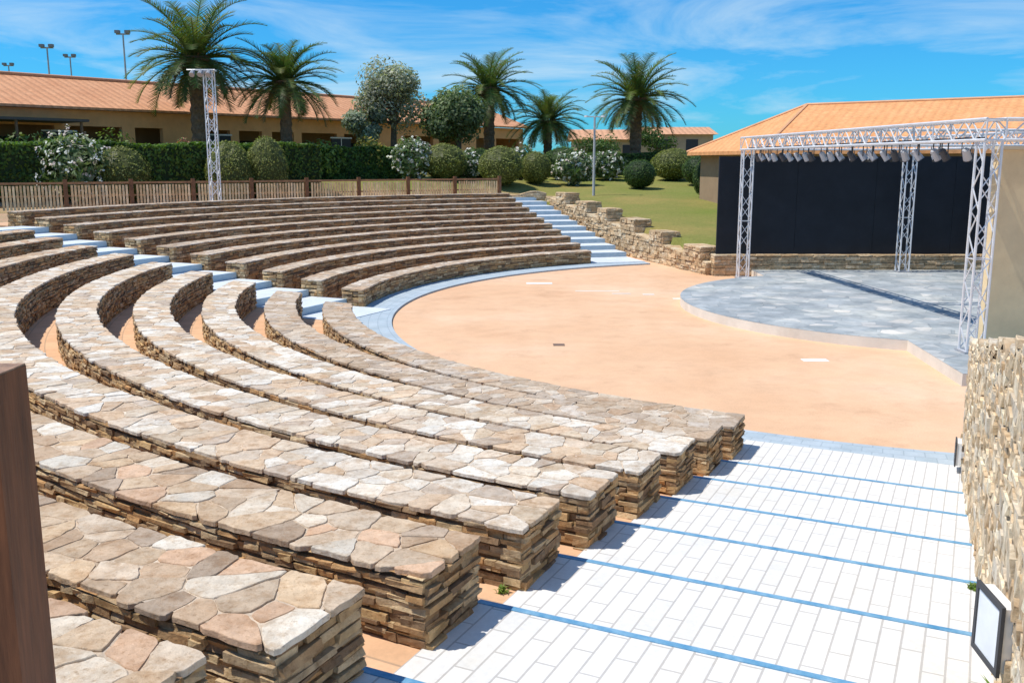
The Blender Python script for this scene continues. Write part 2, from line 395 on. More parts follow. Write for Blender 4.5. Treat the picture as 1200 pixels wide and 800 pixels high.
# ------------------------------------------------------------------ terrain
PLa=(6.3,29.6);PLb=(1.9,46.)
def pline(y): return PLa[0]+(PLb[0]-PLa[0])*(y-PLa[1])/(PLb[1]-PLa[1])
Fp0=(-.6,46.);Fp1=(-28.,30.4)
fl=hypot(Fp1[0]-Fp0[0],Fp1[1]-Fp0[1]); fd=((Fp1[0]-Fp0[0])/fl,(Fp1[1]-Fp0[1])/fl); fn=(fd[1],-fd[0])
if fn[1]<0: fn=(-fn[0],-fn[1])
def sst(a,b,x):
    t=min(1,max(0,(x-a)/(b-a))); return t*t*(3-2*t)
def hgt(x,y):
    rx,ry=x-CX,y-CY; a=math.degrees(atan2(ry,rx))%360; r=hypot(rx,ry)
    Lw=max(.5,min(3.,.8+.068*(y-31)))
    df=(x-Fp0[0])*fn[0]+(y-Fp0[1])*fn[1]
    Al=1.60+.9*sst(.4,5,df)+.5*sst(8,30,df)
    if y>29.9 and x>pline(y) and y<46: return Lw
    if y>=46:
        t=sst(-3,2.5,x-pline(46)); return Al*(1-t)+Lw*t
    if a>104 and a<262:
        if r<24.2: return -.03
        return Al
    if x>40: return .2
    return -.03
def axis(lo,hi,step,far):
    v=[];x=lo
    while x<=hi: v.append(x); x+=step
    g=step;p=hi;a=[]
    while p<far: g*=1.35;p+=g;a.append(p)
    g=step;p=lo;b=[]
    while p>-far: g*=1.35;p-=g;b.append(p)
    return b[::-1]+v+a
xs=axis(-32,20,.3,900); ys=axis(-6,62,.3,900)
mb=MB(); nx=len(xs)
for y in ys:
    for x in xs:
        h=hgt(x,y)
        if h>.3: h+=.06*noise.noise(Vector((x*.3,y*.3,0)))
        mb.v.append((x,y,h))
for j in range(len(ys)-1):
    for i in range(nx-1):
        a=j*nx+i; mb.f.append([a,a+1,a+nx+1,a+nx]); x,y=xs[i],ys[j]
        df=(x-Fp0[0])*fn[0]+(y-Fp0[1])*fn[1]; nn=noise.noise(Vector((x*.5,y*.5,2)))
        tan_=sst(3.4,1.6,df+nn)*(1-sst(-2.0,0,x-pline(y)+nn)) if df>-40 else 1
        g=(.235,.23,.065); t_=(.46,.32,.19)
        mb.c.append(tuple(g[q]*(1-tan_)+t_[q]*tan_ for q in range(3)))
structure("ground",mb,M_ground,True)
# ------------------------------------------------------------------ wall beside stair
WD=(-.406,-.914); WN=(-.914,.406)
def wp(s,off=0): return (5.19+WD[0]*s+WN[0]*off,10.6+WD[1]*s+WN[1]*off)
def straight_wall(name,label,p,d,n,Ln,thk,z0f,z1f,pal,cap=True,parent=None,hc=(.06,.12),lc=(.14,.42),jit=.04,back=True,core=(.42,.31,.2),oj=.012,capover=.03,capcell=.3):
    e=parent or thing(name,label,"wall",(p[0],p[1],z0f(0)))
    P=lambda s:(p[0]+d[0]*s,p[1]+d[1]*s); Q=lambda s:(p[0]+d[0]*s-n[0]*thk,p[1]+d[1]*s-n[1]*thk)
    mb=MB(); m=max(2,int(Ln/.5)); ci=.018
    for i in range(m):
        s0,s1=Ln*i/m,Ln*(i+1)/m; i0=s0+(ci if i==0 else 0); i1=s1-(ci if i==m-1 else 0)
        a=lambda s,f:(P(s)[0]-n[0]*f,P(s)[1]-n[1]*f)
        q=[a(i0,ci),a(i1,ci),a(i1,thk-ci),a(i0,thk-ci)]
        zz0=[z0f(i0),z0f(i1),z0f(i1),z0f(i0)]; zz1=[z1f(i0)-.02,z1f(i1)-.02,z1f(i1)-.02,z1f(i0)-.02]
        mb.hexa([(*q[t],zz0[t]) for t in range(4)]+[(*q[t],zz1[t]) for t in range(4)],core)
    z1=lambda s:z1f(s)-.03
    stones(mb,Ln,P,lambda s:n,z0f,z1,hc,lc,.12,jit,pal,oj)
    if back: stones(mb,Ln,Q,lambda s:(-n[0],-n[1]),z0f,z1,hc,lc,.12,jit,pal,oj)
    for s,sg in((0,-1),(Ln,1)):
        a=P(s);b=Q(s); zt=z1f(s)-.03
        stones(mb,thk,lambda t:(a[0]-n[0]*t,a[1]-n[1]*t),lambda t:(d[0]*sg,d[1]*sg),lambda t:z0f(s),lambda t:zt,hc,lc,.12,jit,pal,oj)
    wpart("masonry",mb,M_stone,e)
    if cap:
        mt=MB(); flags(mt,Ln,thk,lambda x,y:(P(x)[0]-n[0]*y,P(x)[1]-n[1]*y),z1f,capcell,capover,pal,.05)
        wpart("coping",mt,M_flag,e)
    return e
WALLP=[(.80,.66,.46),(.74,.59,.40),(.84,.74,.56),(.66,.52,.34),(.78,.63,.43),(.82,.71,.53),(.72,.64,.51),(.60,.46,.30)]
straight_wall("boundary_wall","tan rubble-stone wall rising beside the white stairway",wp(-.35),WD,WN,10.5,.6,lambda s:-.05,lambda s:min(2.95,1.43+.173*max(0,s-.35))+.03*sin(s*4.1)+.024*sin(s*11.)+.018*sin(s*23.),WALLP,True,None,(.05,.13),(.07,.26),.014,True,(.60,.48,.33),.010,.012,.2)
# ------------------------------------------------------------------ floodlights on wall
def wall_light(s,z,sc_,turn=0):
    e=thing("wall_floodlight","pale grey rectangular floodlight with black frame on stone wall","light",(*wp(s,.01),z),"floodlights on the stair wall",rot=atan2(WN[1],WN[0])+turn,scale=sc_)
    b=MB(); b.box(.02,.085,-.14,.14,.0,.32,(.78,.78,.76)); new("housing",b.mesh("housing",M_paint),e)
    f=MB(); P4=[(-.155,-.015),(.155,-.015),(.155,.335),(-.155,.335)]; Q4=[(-.128,.012),(.128,.012),(.128,.308),(-.128,.308)]
    vs=[(x,*p) for x in(.080,.098) for p in P4]+[(x,*p) for x in(.080,.098) for p in Q4]; fs=[]
    for i in range(4):
        j=(i+1)%4; fs+=[(i,j,4+j,4+i),(8+j,8+i,12+i,12+j),(4+i,4+j,12+j,12+i),(j,i,8+i,8+j)]
    f.add(vs,fs,(.06,.06,.065)); new("frame",f.mesh("frame",M_paint),e)
    g=MB(); g.box(.086,.091,-.127,.127,.013,.307,(.80,.81,.81)); new("lens",g.mesh("lens",M_paint),e)
    k=MB(); k.box(-.06,.02,-.165,.165,.12,.20,(.55,.55,.55)); new("bracket",k.mesh("bracket",M_paint),e)
wall_light(.45,.16,.8); wall_light(7.1,1.17,.97,.32)
# ------------------------------------------------------------------ timber post
p=thing("timber_post","dark red-brown squared timber post beside stone seating","post",(-1.12,1.95,1.4))
b=MB(); w=.070; b.box(-w,w,-w,w,0,1.62,(.16,.055,.020)); b.box(-w+.001,w-.001,-w+.001,w-.001,1.6201,1.624,(.34,.20,.12))
new("shaft",b.mesh("shaft",M_post),p)
# ------------------------------------------------------------------ parapet
pd=(PLb[0]-PLa[0],PLb[1]-PLa[1]); pl=hypot(*pd); pd=(pd[0]/pl,pd[1]/pl); pn=(-pd[1],pd[0])
if pn[0]>0: pn=(-pn[0],-pn[1])
par=thing("parapet_wall","stepped tan stone parapet climbing beside the far stairway","wall",(*PLa,0))
zl=lambda s:.40+1.46*s/pl
straight_wall("","", (PLa[0]+pn[0]*.3,PLa[1]+pn[1]*.3),pd,pn,pl,.6,lambda s:-.05,zl,LIGHT,True,par,(.07,.14),(.16,.45),.05)
s=.3
while s<pl-1.0:
    l=U(1.0,1.4); zz=zl(s+l)+U(.30,.42)
    straight_wall("","",(PLa[0]+pn[0]*.33+pd[0]*s,PLa[1]+pn[1]*.33+pd[1]*s),pd,pn,l,.66,(lambda q:(lambda t:q))(zl(s)-.05),(lambda q:(lambda t:q))(zz),LIGHT,True,par,(.07,.14),(.16,.4),.05)
    s+=l+U(1.3,1.8)
# link wall from parapet head to the fence end
straight_wall("","",(1.9+pn[0]*.3,46.05),(-.985,.0),(0,-1),2.2,.55,lambda s:1.4,lambda s:2.0+.1*sin(s*3),LIGHT,True,par,(.07,.14),(.16,.4),.06)
# ------------------------------------------------------------------ stage
sx,sy,sr=9.8,22.6,5.7; FX=7.35
poly=[(15.,14.6),(15.,29.3),(FX,29.3)]
a0=atan2(sqrt(sr**2-(FX-sx)**2),FX-sx); a1=2*pi-a0
poly+= [(sx+sr*cos(a0+(a1-a0)*i/48),sy+sr*sin(a0+(a1-a0)*i/48)) for i in range(49)]
poly+=[(7.05,14.6)]
e=thing("stage_platform","low rounded stage with grey slate paving and cream edge","stage",(9.8,22.6,0))
mb=MB(); n=len(poly); mb.add([(x,y,.2) for x,y in poly],[tuple(range(n))]); mb.f[-1]=mb.f[-1][::-1]
wpart("slate_floor",mb,M_slate,e)
mb=MB()
for i in range(n):
    a=poly[i];b=poly[(i+1)%n]; mb.quad((*a,-.05),(*b,-.05),(*b,.197),(*a,.197),(.74,.69,.60))
wpart("stage_edge",mb,M_plaster,e)
e=thing("stage_backdrop","tall black backdrop wall on a low stone base","backdrop",(6.3,29.5,0))
BK=(.014,.019,.026)
mb=MB()
x=6.3
while x<15.2:
    mb.box(x,min(x+2.4,15.2)-.008,29.5,29.6,.66,3.62,BK); x+=2.4
y=29.48
while y>17.6:
    mb.box(15.2,15.3,max(y-2.4,17.2)+.008,y,.66,3.62,BK); y-=2.4
wpart("black_panels",mb,M_cloth,e)
straight_wall("","",(6.2,29.25),(1,0),(0,-1),9.2,.5,lambda s:-.05,lambda s:.66,LIGHT,True,e,(.07,.13),(.15,.45),.04,True)
e=thing("stage_side_wall","beige plastered wall closing the side of the stage","wall",(8.5,16.9,0))
mb=MB(); mb.box(8.45,16,16.9,17.15,-.05,3.66,(.82,.64,.38)); wpart("plaster_wall",mb,M_plaster,e)
mb=MB(); mb.box(8.42,16.02,16.87,17.18,3.662,3.72,(.66,.57,.42)); wpart("edge_trim",mb,M_plaster,e)
# ------------------------------------------------------------------ trusses
AL=(.78,.79,.80)
def truss(mb,p0,p1,w=.34,r=.024,rd=.012,bay=.40):
    p0=Vector(p0);p1=Vector(p1);d=p1-p0;l=d.length;d.normalize()
    a=Vector((0,0,1)) if abs(d.z)<.5 else Vector((1,0,0)); a=(a-d*a.dot(d)).normalized(); b=d.cross(a)
    cs=[a*(w/2*i)+b*(w/2*j) for i,j in((1,1),(1,-1),(-1,-1),(-1,1))]
    for c in cs: mb.tube(p0+c,p1+c,r,n=6,c=AL)
    n=max(1,round(l/bay)); 
    for i in range(n):
        q0=p0+d*(l*i/n);q1=p0+d*(l*(i+1)/n)
        for k in range(4):
            c0,c1=cs[k],cs[(k+1)%4]
            if i%2: c0,c1=c1,c0
            mb.tube(q0+c0,q1+c1,rd,n=4,c=AL,cap=False)
            if i%4==0 or i==n-1: mb.tube((q1 if i==n-1 else q0)+cs[k],(q1 if i==n-1 else q0)+cs[(k+1)%4],rd,n=4,c=AL,cap=False)
e=thing("stage_truss","silver lattice lighting truss on four legs over the stage","stage truss",(9.4,22.5,.2))
ZT=3.98
TA=(6.95,28.7);TB=(8.0,16.35);TC=(11.75,28.7);TD=(12.9,16.35)
for (x,y) in(TA,TC,TB,TD):
    mb=MB(); zb=.2 if (x>7.3) else .02
    truss(mb,(x,y,zb+.03),(x,y,ZT-.16),.29,.023,.012); mb.box(x-.2,x+.2,y-.2,y+.2,zb,zb+.03,(.4,.4,.42)); wpart("truss_leg",mb,M_alu,e)
def lerp2(a,b,t): return (a[0]+(b[0]-a[0])*t,a[1]+(b[1]-a[1])*t)
TM1=lerp2(TA,TB,.55);TM2=lerp2(TC,TD,.55)
for a,b,ex in((TA,TB,-.17),(TC,TD,-.17),(TA,TC,.18),(TB,TD,.18),(TM1,TM2,.18)):
    mb=MB(); d=Vector((b[0]-a[0],b[1]-a[1],0)).normalized()*ex
    truss(mb,(a[0]+d.x,a[1]+d.y,ZT),(b[0]-d.x,b[1]-d.y,ZT),.34,.028,.015,.34); wpart("truss_beam",mb,M_alu,e)
d=Vector((TB[0]-TA[0],TB[1]-TA[1],0)); dn_=d.normalized(); sd=Vector((-dn_.y,dn_.x,0))
e2=thing("cable_bundle","black power cables lying along the truss beam","cable",(TA[0],TA[1],ZT)); mb=MB()
for k in range(7):
    pts=[]
    for i in range(41):
        t=.02+.96*i/40; q=Vector((TA[0],TA[1],0))+d*t; pts.append(q+sd*((k-3)*.036+.010*sin(i*1.7+k))+Vector((0,0,ZT-.135+.012*sin(i*2.3+k*2))))
    for i in range(40): mb.tube(pts[i],pts[i+1],.016,n=5,c=(.02,.02,.022),cap=False)
wpart("cable",mb,M_paint,e2)
def spot_mesh(c):
    b=MB(); b.tube((0,0,0),(0,-.16,-.22),.085,.10,10,c); b.tube((0,.02,.03),(0,0,0),.05,.085,10,c); b.tube((0,-.16,-.22),(0,-.165,-.227),.112,.112,10,(.05,.05,.05))
    y=MB(); y.box(-.13,-.12,-.10,-.07,-.12,.2,(.1,.1,.1)); y.box(.12,.13,-.10,-.07,-.12,.2,(.1,.1,.1)); y.box(-.13,.13,-.10,-.07,.2,.215,(.1,.1,.1)); y.box(-.02,.02,-.1,-.06,.215,.26,(.1,.1,.1))
    return b.mesh("lamp_housing",M_paint),y.mesh("yoke",M_paint)
spA=spot_mesh((.08,.08,.085)); spB=spot_mesh((.50,.51,.53))
def spot(x,y,rot,sp):
    e=thing("stage_spotlight","grey stage spotlight hanging under the truss" if sp is spB else "black stage spotlight hanging under the truss","spotlight",(x,y,ZT-.32),"stage spotlights on the truss",rot=rot,scale=.74)
    new("lamp_housing",sp[0],e); new("yoke",sp[1],e)
for i in range(22):
    q=lerp2(TA,TB,.05+i*.042+U(-.012,.012)); spot(q[0],q[1],radians(90)+U(-.8,.8),spA if i%4==0 else spB)
for i in range(7): q=lerp2(TA,TC,.10+i*.13+U(-.03,.03)); spot(q[0],q[1],U(-.5,.5),spA if i%3==0 else spB)
for i in range(6): q=lerp2(TM1,TM2,.1+i*.15); spot(q[0],q[1],radians(30)+U(-.5,.5),spA if i%2 else spB)
for i in range(5): q=lerp2(TC,TD,.1+i*.15); spot(q[0],q[1],radians(90)+U(-.4,.4),spA)
tx,ty,_=pos(253,235,39.0)
e=thing("lighting_tower","slim silver lattice mast with lamp box at top beside wooden fence","lighting tower",(tx,ty,1.6))
mb=MB(); truss(mb,(tx,ty,1.6),(tx,ty,6.95),.34,.026,.016,.42); mb.box(tx-.35,tx+.35,ty-.35,ty+.35,1.58,1.63,AL); wpart("mast",mb,M_alu,e)
mb=MB(); mb.box(tx-.45,tx+.25,ty-.22,ty+.22,6.97,7.03,AL); 
for i in range(3): mb.tube((tx-.55+i*.32,ty-.2,6.95),(tx-.55+i*.32,ty-.4,6.79),.08,.11,8,(.35,.35,.36))
mb.tube((tx-.8,ty-.2,7.0),(tx+.3,ty-.2,7.0),.025,c=AL); wpart("lamp_bar",mb,M_alu,e)
# ------------------------------------------------------------------ fence
e=thing("wooden_fence","brown timber fence with tan vertical slats along the top terrace","fence",(Fp0[0],Fp0[1],1.6))
rail=MB();slat=MB(); np_=int(fl/2.35)
for i in range(np_+1):
    q=(Fp0[0]+fd[0]*i*2.35,Fp0[1]+fd[1]*i*2.35); mb=MB()
    mb.obox((q[0]-fd[0]*.07-fn[0]*.07,q[1]-fd[1]*.07-fn[1]*.07),(fd[0]*.14,fd[1]*.14),(fn[0]*.14,fn[1]*.14),1.5,2.80,(.20,.10,.05))
    wpart("post",mb,M_wood,e)
    if i<np_:
        for zz,h in((2.62,.08),(2.15,.06),(1.78,.06)):
            o=(q[0]+fd[0]*.07-fn[0]*.03,q[1]+fd[1]*.07-fn[1]*.03); rail.obox(o,(fd[0]*2.21,fd[1]*2.21),(fn[0]*.06,fn[1]*.06),zz,zz+h,(.36,.20,.10))
        t=.14
        while t<2.2:
            o=(q[0]+fd[0]*t-fn[0]*.055,q[1]+fd[1]*t-fn[1]*.055); slat.obox(o,(fd[0]*.08,fd[1]*.08),(fn[0]*.022,fn[1]*.022),1.68,2.58+U(-.01,.01),pick([(.80,.60,.33),(.72,.52,.28),(.84,.66,.40)])); t+=.122
wpart("rail",rail,M_wood,e); wpart("slats",slat,M_wood,e)
# ------------------------------------------------------------------ foliage
G1=[(.080,.155,.028),(.11,.195,.032),(.055,.11,.022),(.145,.22,.045)]
GD=[(.06,.12,.03),(.09,.16,.035),(.045,.09,.025),(.12,.18,.05)]
GO=[(.22,.25,.06),(.28,.30,.08),(.17,.20,.05),(.33,.34,.10)]
GG=[(.22,.27,.18),(.28,.33,.24),(.17,.21,.14),(.36,.40,.30)]
def leaf(mb,p,s,c,el=1.6,nrm=None):
    a=Vector((U(-1,1),U(-1,1),U(-.6,1))).normalized()
    if nrm is not None: a=(nrm*1.3+a).normalized()
    b=a.orthogonal().normalized(); b.rotate(Matrix.Rotation(U(0,6.28),3,a)); d=a.cross(b)
    p=Vector(p); l=s*el/2;w=s/2
    mb.add([tuple(p-b*l),tuple(p+d*w*.9),tuple(p+b*l),tuple(p-d*w*.9)],[(0,1,2,3)],c)
def sph(mb,c,r,col_,n=10,m=6,sq=1,seed=0):
    vs=[];fs=[]
    for j in range(m+1):
        ph=-pi/2+pi*j/m
        for i in range(n):
            t=2*pi*i/n; k=1+.08*noise.noise(Vector((cos(t)*2+seed,sin(t)*2,ph*2)))
            vs.append((c[0]+r*k*cos(ph)*cos(t),c[1]+r*k*cos(ph)*sin(t),c[2]+r*k*sq*sin(ph)))
    for j in range(m):
        for i in range(n): fs.append((j*n+i,j*n+(i+1)%n,(j+1)*n+(i+1)%n,(j+1)*n+i))
    mb.add(vs,fs,col_)
def ball_mesh(pal,n=2600,seed=0,ls=.07):
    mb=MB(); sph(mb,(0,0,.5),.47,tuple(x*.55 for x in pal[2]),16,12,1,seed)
    for i in range(n):
        d=Vector((random.gauss(0,1),random.gauss(0,1),random.gauss(0,1))).normalized()
        k=.5*(1+.06*noise.noise(d*2.5+Vector((seed,0,0)))+.03*noise.noise(d*7))*U(.95,1.015)
        c=pick(pal,.18)
        f=.8+.3*noise.noise(d*4+Vector((0,seed,0)))
        leaf(mb,(d.x*k,d.y*k,.5+d.z*k),ls*U(.4,.9)*.5,tuple(x*(f+.2) for x in c),1.6,d)
    return mb.mesh("crown",M_leaf)
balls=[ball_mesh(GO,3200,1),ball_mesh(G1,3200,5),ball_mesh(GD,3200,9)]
def bush(u,vt,vb,Y,wpx,mi,label):
    x,_,zt=pos(u,vt,Y); _,_,zb=pos(u,vb,Y); g=hgt(x,Y)
    zb=min(zb,g) if zb<g+.5 else zb-.4
    zb=g-.05 if zb>g else zb
    w=wpx/F*Y
    e=thing("shrub",label,"bush",(x,Y,zb),"rounded garden shrubs",rot=U(0,6),scale=(w,w,zt-zb))
    new("crown",balls[mi],e)
    t=MB(); 
    for i in range(4): t.tube((U(-.03,.03),U(-.03,.03),-.02),(U(-.15,.15),U(-.15,.15),.4),.03,.015,5,(.12,.08,.05))
    new("stem",t.mesh("stem",M_bark),e)
for a in[(140,171,212,39.6,64,0,"clipped olive-green ball shrub behind the wooden fence"),(267,165,212,41.2,54,0,"clipped olive-green ball shrub behind the wooden fence"),(311,160,210,42.1,48,0,"clipped olive-green ball shrub behind the wooden fence"),
         (520,168,212,50.5,54,0,"clipped yellowish-green ball shrub on the bank"),(587,171,212,50,52,0,"clipped yellowish-green ball shrub on the bank"),(628,177,209,51.5,36,0,"clipped yellowish-green ball shrub on the bank"),(660,172,206,55,48,1,"round green shrub at lawn edge"),
         (750,187,214,50,38,2,"dark low round shrub on the lawn"),(790,174,206,55,52,0,"round green shrub at lawn edge"),(822,182,208,52,44,2,"dark round shrub beside tiled roof building"),
         (700,178,208,57,46,1,"round green shrub at lawn edge"),(560,174,208,54,54,2,"dark round shrub behind clipped shrubs"),(725,181,207,60,44,2,"dark round shrub at lawn edge"),(830,184,212,46,34,2,"dark round shrub beside tiled roof building")]:
    bush(*a)
def hedge(p0,p1,wd,h,n,pal,label):
    d=Vector((p1[0]-p0[0],p1[1]-p0[1])); l=d.length; d/=l; nn=Vector((-d.y,d.x))
    g0=hgt(*p0);g1=hgt(*p1)
    e=thing("hedge",label,"hedge",(p0[0],p0[1],g0)); mb=MB()
    m=int(l/.8)
    def top(s): return h*(1+.09*noise.noise(Vector((s*.35,h,0)))+.05*noise.noise(Vector((s*1.6,3,0))))
    for i in range(m):
        a=l*i/m;b=l*(i+1)/m; q=[]
        for (s,w) in((a,-.45),(b,-.45),(b,.45),(a,.45)): q.append((p0[0]+d.x*s+nn.x*w*wd,p0[1]+d.y*s+nn.y*w*wd,s))
        gz=lambda s:g0+(g1-g0)*s/l
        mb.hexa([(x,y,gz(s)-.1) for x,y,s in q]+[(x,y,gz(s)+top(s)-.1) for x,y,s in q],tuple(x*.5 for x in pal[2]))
    for i in range(n):
        s=U(0,l); t=R(); g=g0+(g1-g0)*s/l
        if t<.4: w=U(-.5,.5)*wd; z=top(s)+U(-.08,.06); nr=Vector((0,0,1))
        else: w=(-.5 if R()<.5 else .5)*wd+U(-.05,.05); z=U(0,1)*top(s); nr=Vector((nn.x,nn.y,.3))*(1 if w>0 else -1)
        c=pick(pal,.2); f=.9+.45*noise.noise(Vector((s*.9,z*1.5,w)))
        leaf(mb,(p0[0]+d.x*s+nn.x*w,p0[1]+d.y*s+nn.y*w,g+z),U(.07,.14),tuple(x*f for x in c),1.6,nr)
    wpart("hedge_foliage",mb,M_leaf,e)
FO=lambda s,o:(Fp0[0]+fd[0]*s+fn[0]*o,Fp0[1]+fd[1]*s+fn[1]*o)
hedge(FO(31,2.7),FO(8.0,2.9),1.5,2.1,20000,G1,"long clipped green hedge in front of the arcade building")
pa=pos(335,200,50);pb=pos(480,200,53); hedge((pa[0],pa[1]),(pb[0],pb[1]),1.4,1.7,7000,G1,"clipped green hedge below the trees")
pa=pos(560,200,58);pb=pos(835,200,60); hedge((pa[0],pa[1]),(pb[0],pb[1]),1.6,1.25,9000,GD,"low dark green hedge along the top of the lawn")
def pear(u,vt,vb,Y,wpx,label,fl_=1.):
    x,_,zt=pos(u,vt,Y); g=hgt(x,Y); zb=g; w=wpx/F*Y; h=zt-zb
    e=thing("flowering_shrub",label,"shrub",(x,Y,zb),"white-flowering garden shrubs"); mb=MB(); fw=MB()
    ph=U(0,50)
    def pt():
        d=Vector((random.gauss(0,1),random.gauss(0,1),random.gauss(0,1))).normalized()
        rr=(R()**.35)*(1+.35*noise.noise(d*2.2+Vector((ph,0,0)))); return d*rr,d
    for i in range(1500):
        d,n_=pt(); p=Vector((x+d.x*w*.5,Y+d.y*w*.4,zb+h*.52+d.z*h*.48)); leaf(mb,p,U(.08,.16),pick([(.10,.17,.05),(.16,.22,.09),(.07,.12,.04),(.26,.30,.18)],.2),2.6,n_)
    for i in range(int(260*fl_)):
        d,n_=pt(); d2=d*1.05; p=Vector((x+d2.x*w*.5,Y+d2.y*w*.42,zb+h*.52+d2.z*h*.5)); c=pick([(.80,.78,.74),(.78,.66,.64),(.84,.83,.80)],.05)
        for k in range(4): leaf(fw,p+Vector((U(-.07,.07),U(-.05,.05),U(-.07,.07))),U(.07,.13),c,1.1,n_+Vector((0,-.5,.5)))
    wpart("foliage",mb,M_leaf,e); wpart("blossom",fw,M_leaf,e)
    t=MB(); t.tube((x,Y,zb-.05),(x,Y,zb+h*.5),.10,.05,7,(.2,.17,.1)); wpart("stem",t,M_bark,e)
pear(84,152,210,38.4,78,"shrub covered with white blossom behind the fence"); pear(482,160,208,50.0,46,"shrub with white blossom on the bank"); pear(610,171,208,53,36,"small white-flowering shrub at the lawn top"); pear(672,178,208,52,46,"small white-flowering shrub at the lawn top"); pear(712,176,206,55,44,"small white-flowering shrub at the lawn top",.7); pear(548,176,208,51.5,30,"small white-flowering shrub on the bank",.7)
def flowers(u,vt,Y,wpx,c,label):
    x,_,zt=pos(u,vt,Y); g=hgt(x,Y); w=wpx/F*Y; h=max(.5,zt-g)
    e=thing("flowering_shrub",label,"shrub",(x,Y,g)); mb=MB()
    for i in range(700):
        d=Vector((random.gauss(0,1),random.gauss(0,1),random.gauss(0,1))).normalized()*(R()**.4)
        leaf(mb,(x+d.x*w*.5,Y+d.y*w*.4,g+h*.5+d.z*h*.5),U(.08,.16),pick([c,c,(.15,.2,.05)],.2),1.8,d)
    wpart("foliage",mb,M_leaf,e)
flowers(432,158,52,44,(.55,.42,.08),"yellow-flowering shrub behind the hedge"); flowers(215,160,47,26,(.5,.2,.12),"small reddish shrub beside the palm"); flowers(375,162,50,60,(.20,.28,.06),"light green shrub behind the hedge"); flowers(130,150,48,60,(.16,.24,.05),"leafy green shrub behind the hedge"); flowers(30,152,43,90,(.08,.15,.035),"dark green shrub rising behind the hedge")
# palms
def palm_meshes(seed,nf=64,th=5.,fl_=3.1,tr=.36):
    random.seed(seed)
    t=MB(); n=14; m=26; vs=[];fs=[]
    for j in range(m+1):
        z=th*j/m; r=tr*(1.25-.35*min(1,j/5)) if j<5 else tr*.9
        if j>m-5: r=tr*(1.0+.16*(j-(m-5)))
        r*= (1.07 if j%2 else .95)
        for i in range(n):
            a=2*pi*i/n+j*.2; k=r*(1+U(-.06,.06)); vs.append((k*cos(a),k*sin(a),z))
    for j in range(m):
        for i in range(n): fs.append((j*n+i,j*n+(i+1)%n,(j+1)*n+(i+1)%n,(j+1)*n+i))
    fs.append(tuple(range(m*n,(m+1)*n)))
    t.add(vs,fs,(.19,.125,.075))
    c=MB()
    for i in range(nf):
        az=i*2.39996+U(-.2,.2); q=(i+.5)/nf; el=radians(84-125*q**.9)+U(-.12,.12); ln=fl_*U(.8,1.08)*(1 if q<.85 else .8)
        dead=q>.93
        p=Vector((cos(az)*.18,sin(az)*.18,th-.05)); h=Vector((cos(az),sin(az),0)); side=Vector((-sin(az),cos(az),0))
        steps=14; pts=[p.copy()];dirs=[]
        droop=radians(U(55,82))*(1-.3*q); tw=U(-.35,.35)
        for s in range(steps):
            f=(s+.5)/steps; e_=el-droop*f**1.5
            d=(h*cos(e_)+side*tw*f*.5+Vector((0,0,sin(e_)))).normalized(); dirs.append(d); p=p+d*(ln/steps); pts.append(p.copy())
        cg=(.22,.16,.07) if dead else pick([(.12,.165,.04),(.09,.13,.035),(.17,.20,.06),(.07,.105,.03)],.2)
        for s in range(steps):
            c.tube(pts[s],pts[s+1],.035*(1-s/steps)+.008,.035*(1-(s+1)/steps)+.008,3,tuple(min(.3,x*1.5) for x in cg),False)
            if s<1: continue
            for k in range(3):
                f=(s+k/3)/steps; b0=pts[s].lerp(pts[s+1],k/3); d=dirs[s]; up=side.cross(d).normalized()
                if up.z<0: up=-up
                L_=.60*sin(pi*min(1,.12+f*.86))**.6*(fl_/3.1)*U(.8,1.15)
                for sg in(-1,1):
                    v=(side*sg*.8+d*.68+up*.35+Vector((U(-.1,.1),U(-.1,.1),-.08+U(-.1,.1)))).normalized(); tip=b0+v*L_+Vector((0,0,-.10*L_))
                    w_=d*.030
                    c.add([tuple(b0-w_),tuple(b0+w_),tuple(tip+w_*.2),tuple(tip-w_*.2)],[(0,1,2,3)],tuple(x*U(.75,1.3) for x in cg))
    for i in range(26):
        a=U(0,6.28); z=th-U(.1,.7); c.tube((cos(a)*tr,sin(a)*tr,z),(cos(a)*(tr+.35),sin(a)*(tr+.35),z+U(.0,.3)),.05,.03,4,(.22,.14,.06))
    return t.mesh("trunk",M_bark),c.mesh("crown",M_leaf)
palms=[palm_meshes(11,70),palm_meshes(23,74,5.,3.1,.34),palm_meshes(37,64,5.,3.0,.36)]
def palm(u,vc,Y,wpx,mi,label,rot=0):
    x,_,zc=pos(u,vc,Y); g=hgt(x,Y); w=wpx/F*Y; s=w/5.7
    e=thing("palm_tree",label,"palm tree",(x,Y,g-.05),"date palms in the garden",rot=rot)
    t=new("trunk",palms[mi][0],e); t.scale=(s,s,(zc-g)/5.)
    c=new("crown",palms[mi][1],e); c.scale=(s,s,s); c.location=(0,0,(zc-g)-5*s)
palm(229,66,50,156,0,"tall date palm with dense arching crown before the arcade",.4)
palm(333,94,51,122,1,"date palm with thick trunk behind the hedge",1.9)
palm(573,102,60,108,2,"date palm rising behind olive trees",3.)
palm(642,140,62,90,1,"small date palm above shrubs",4.2)
palm(746,114,60,116,0,"date palm with spreading crown on the lawn",5.5)
random.seed(99)
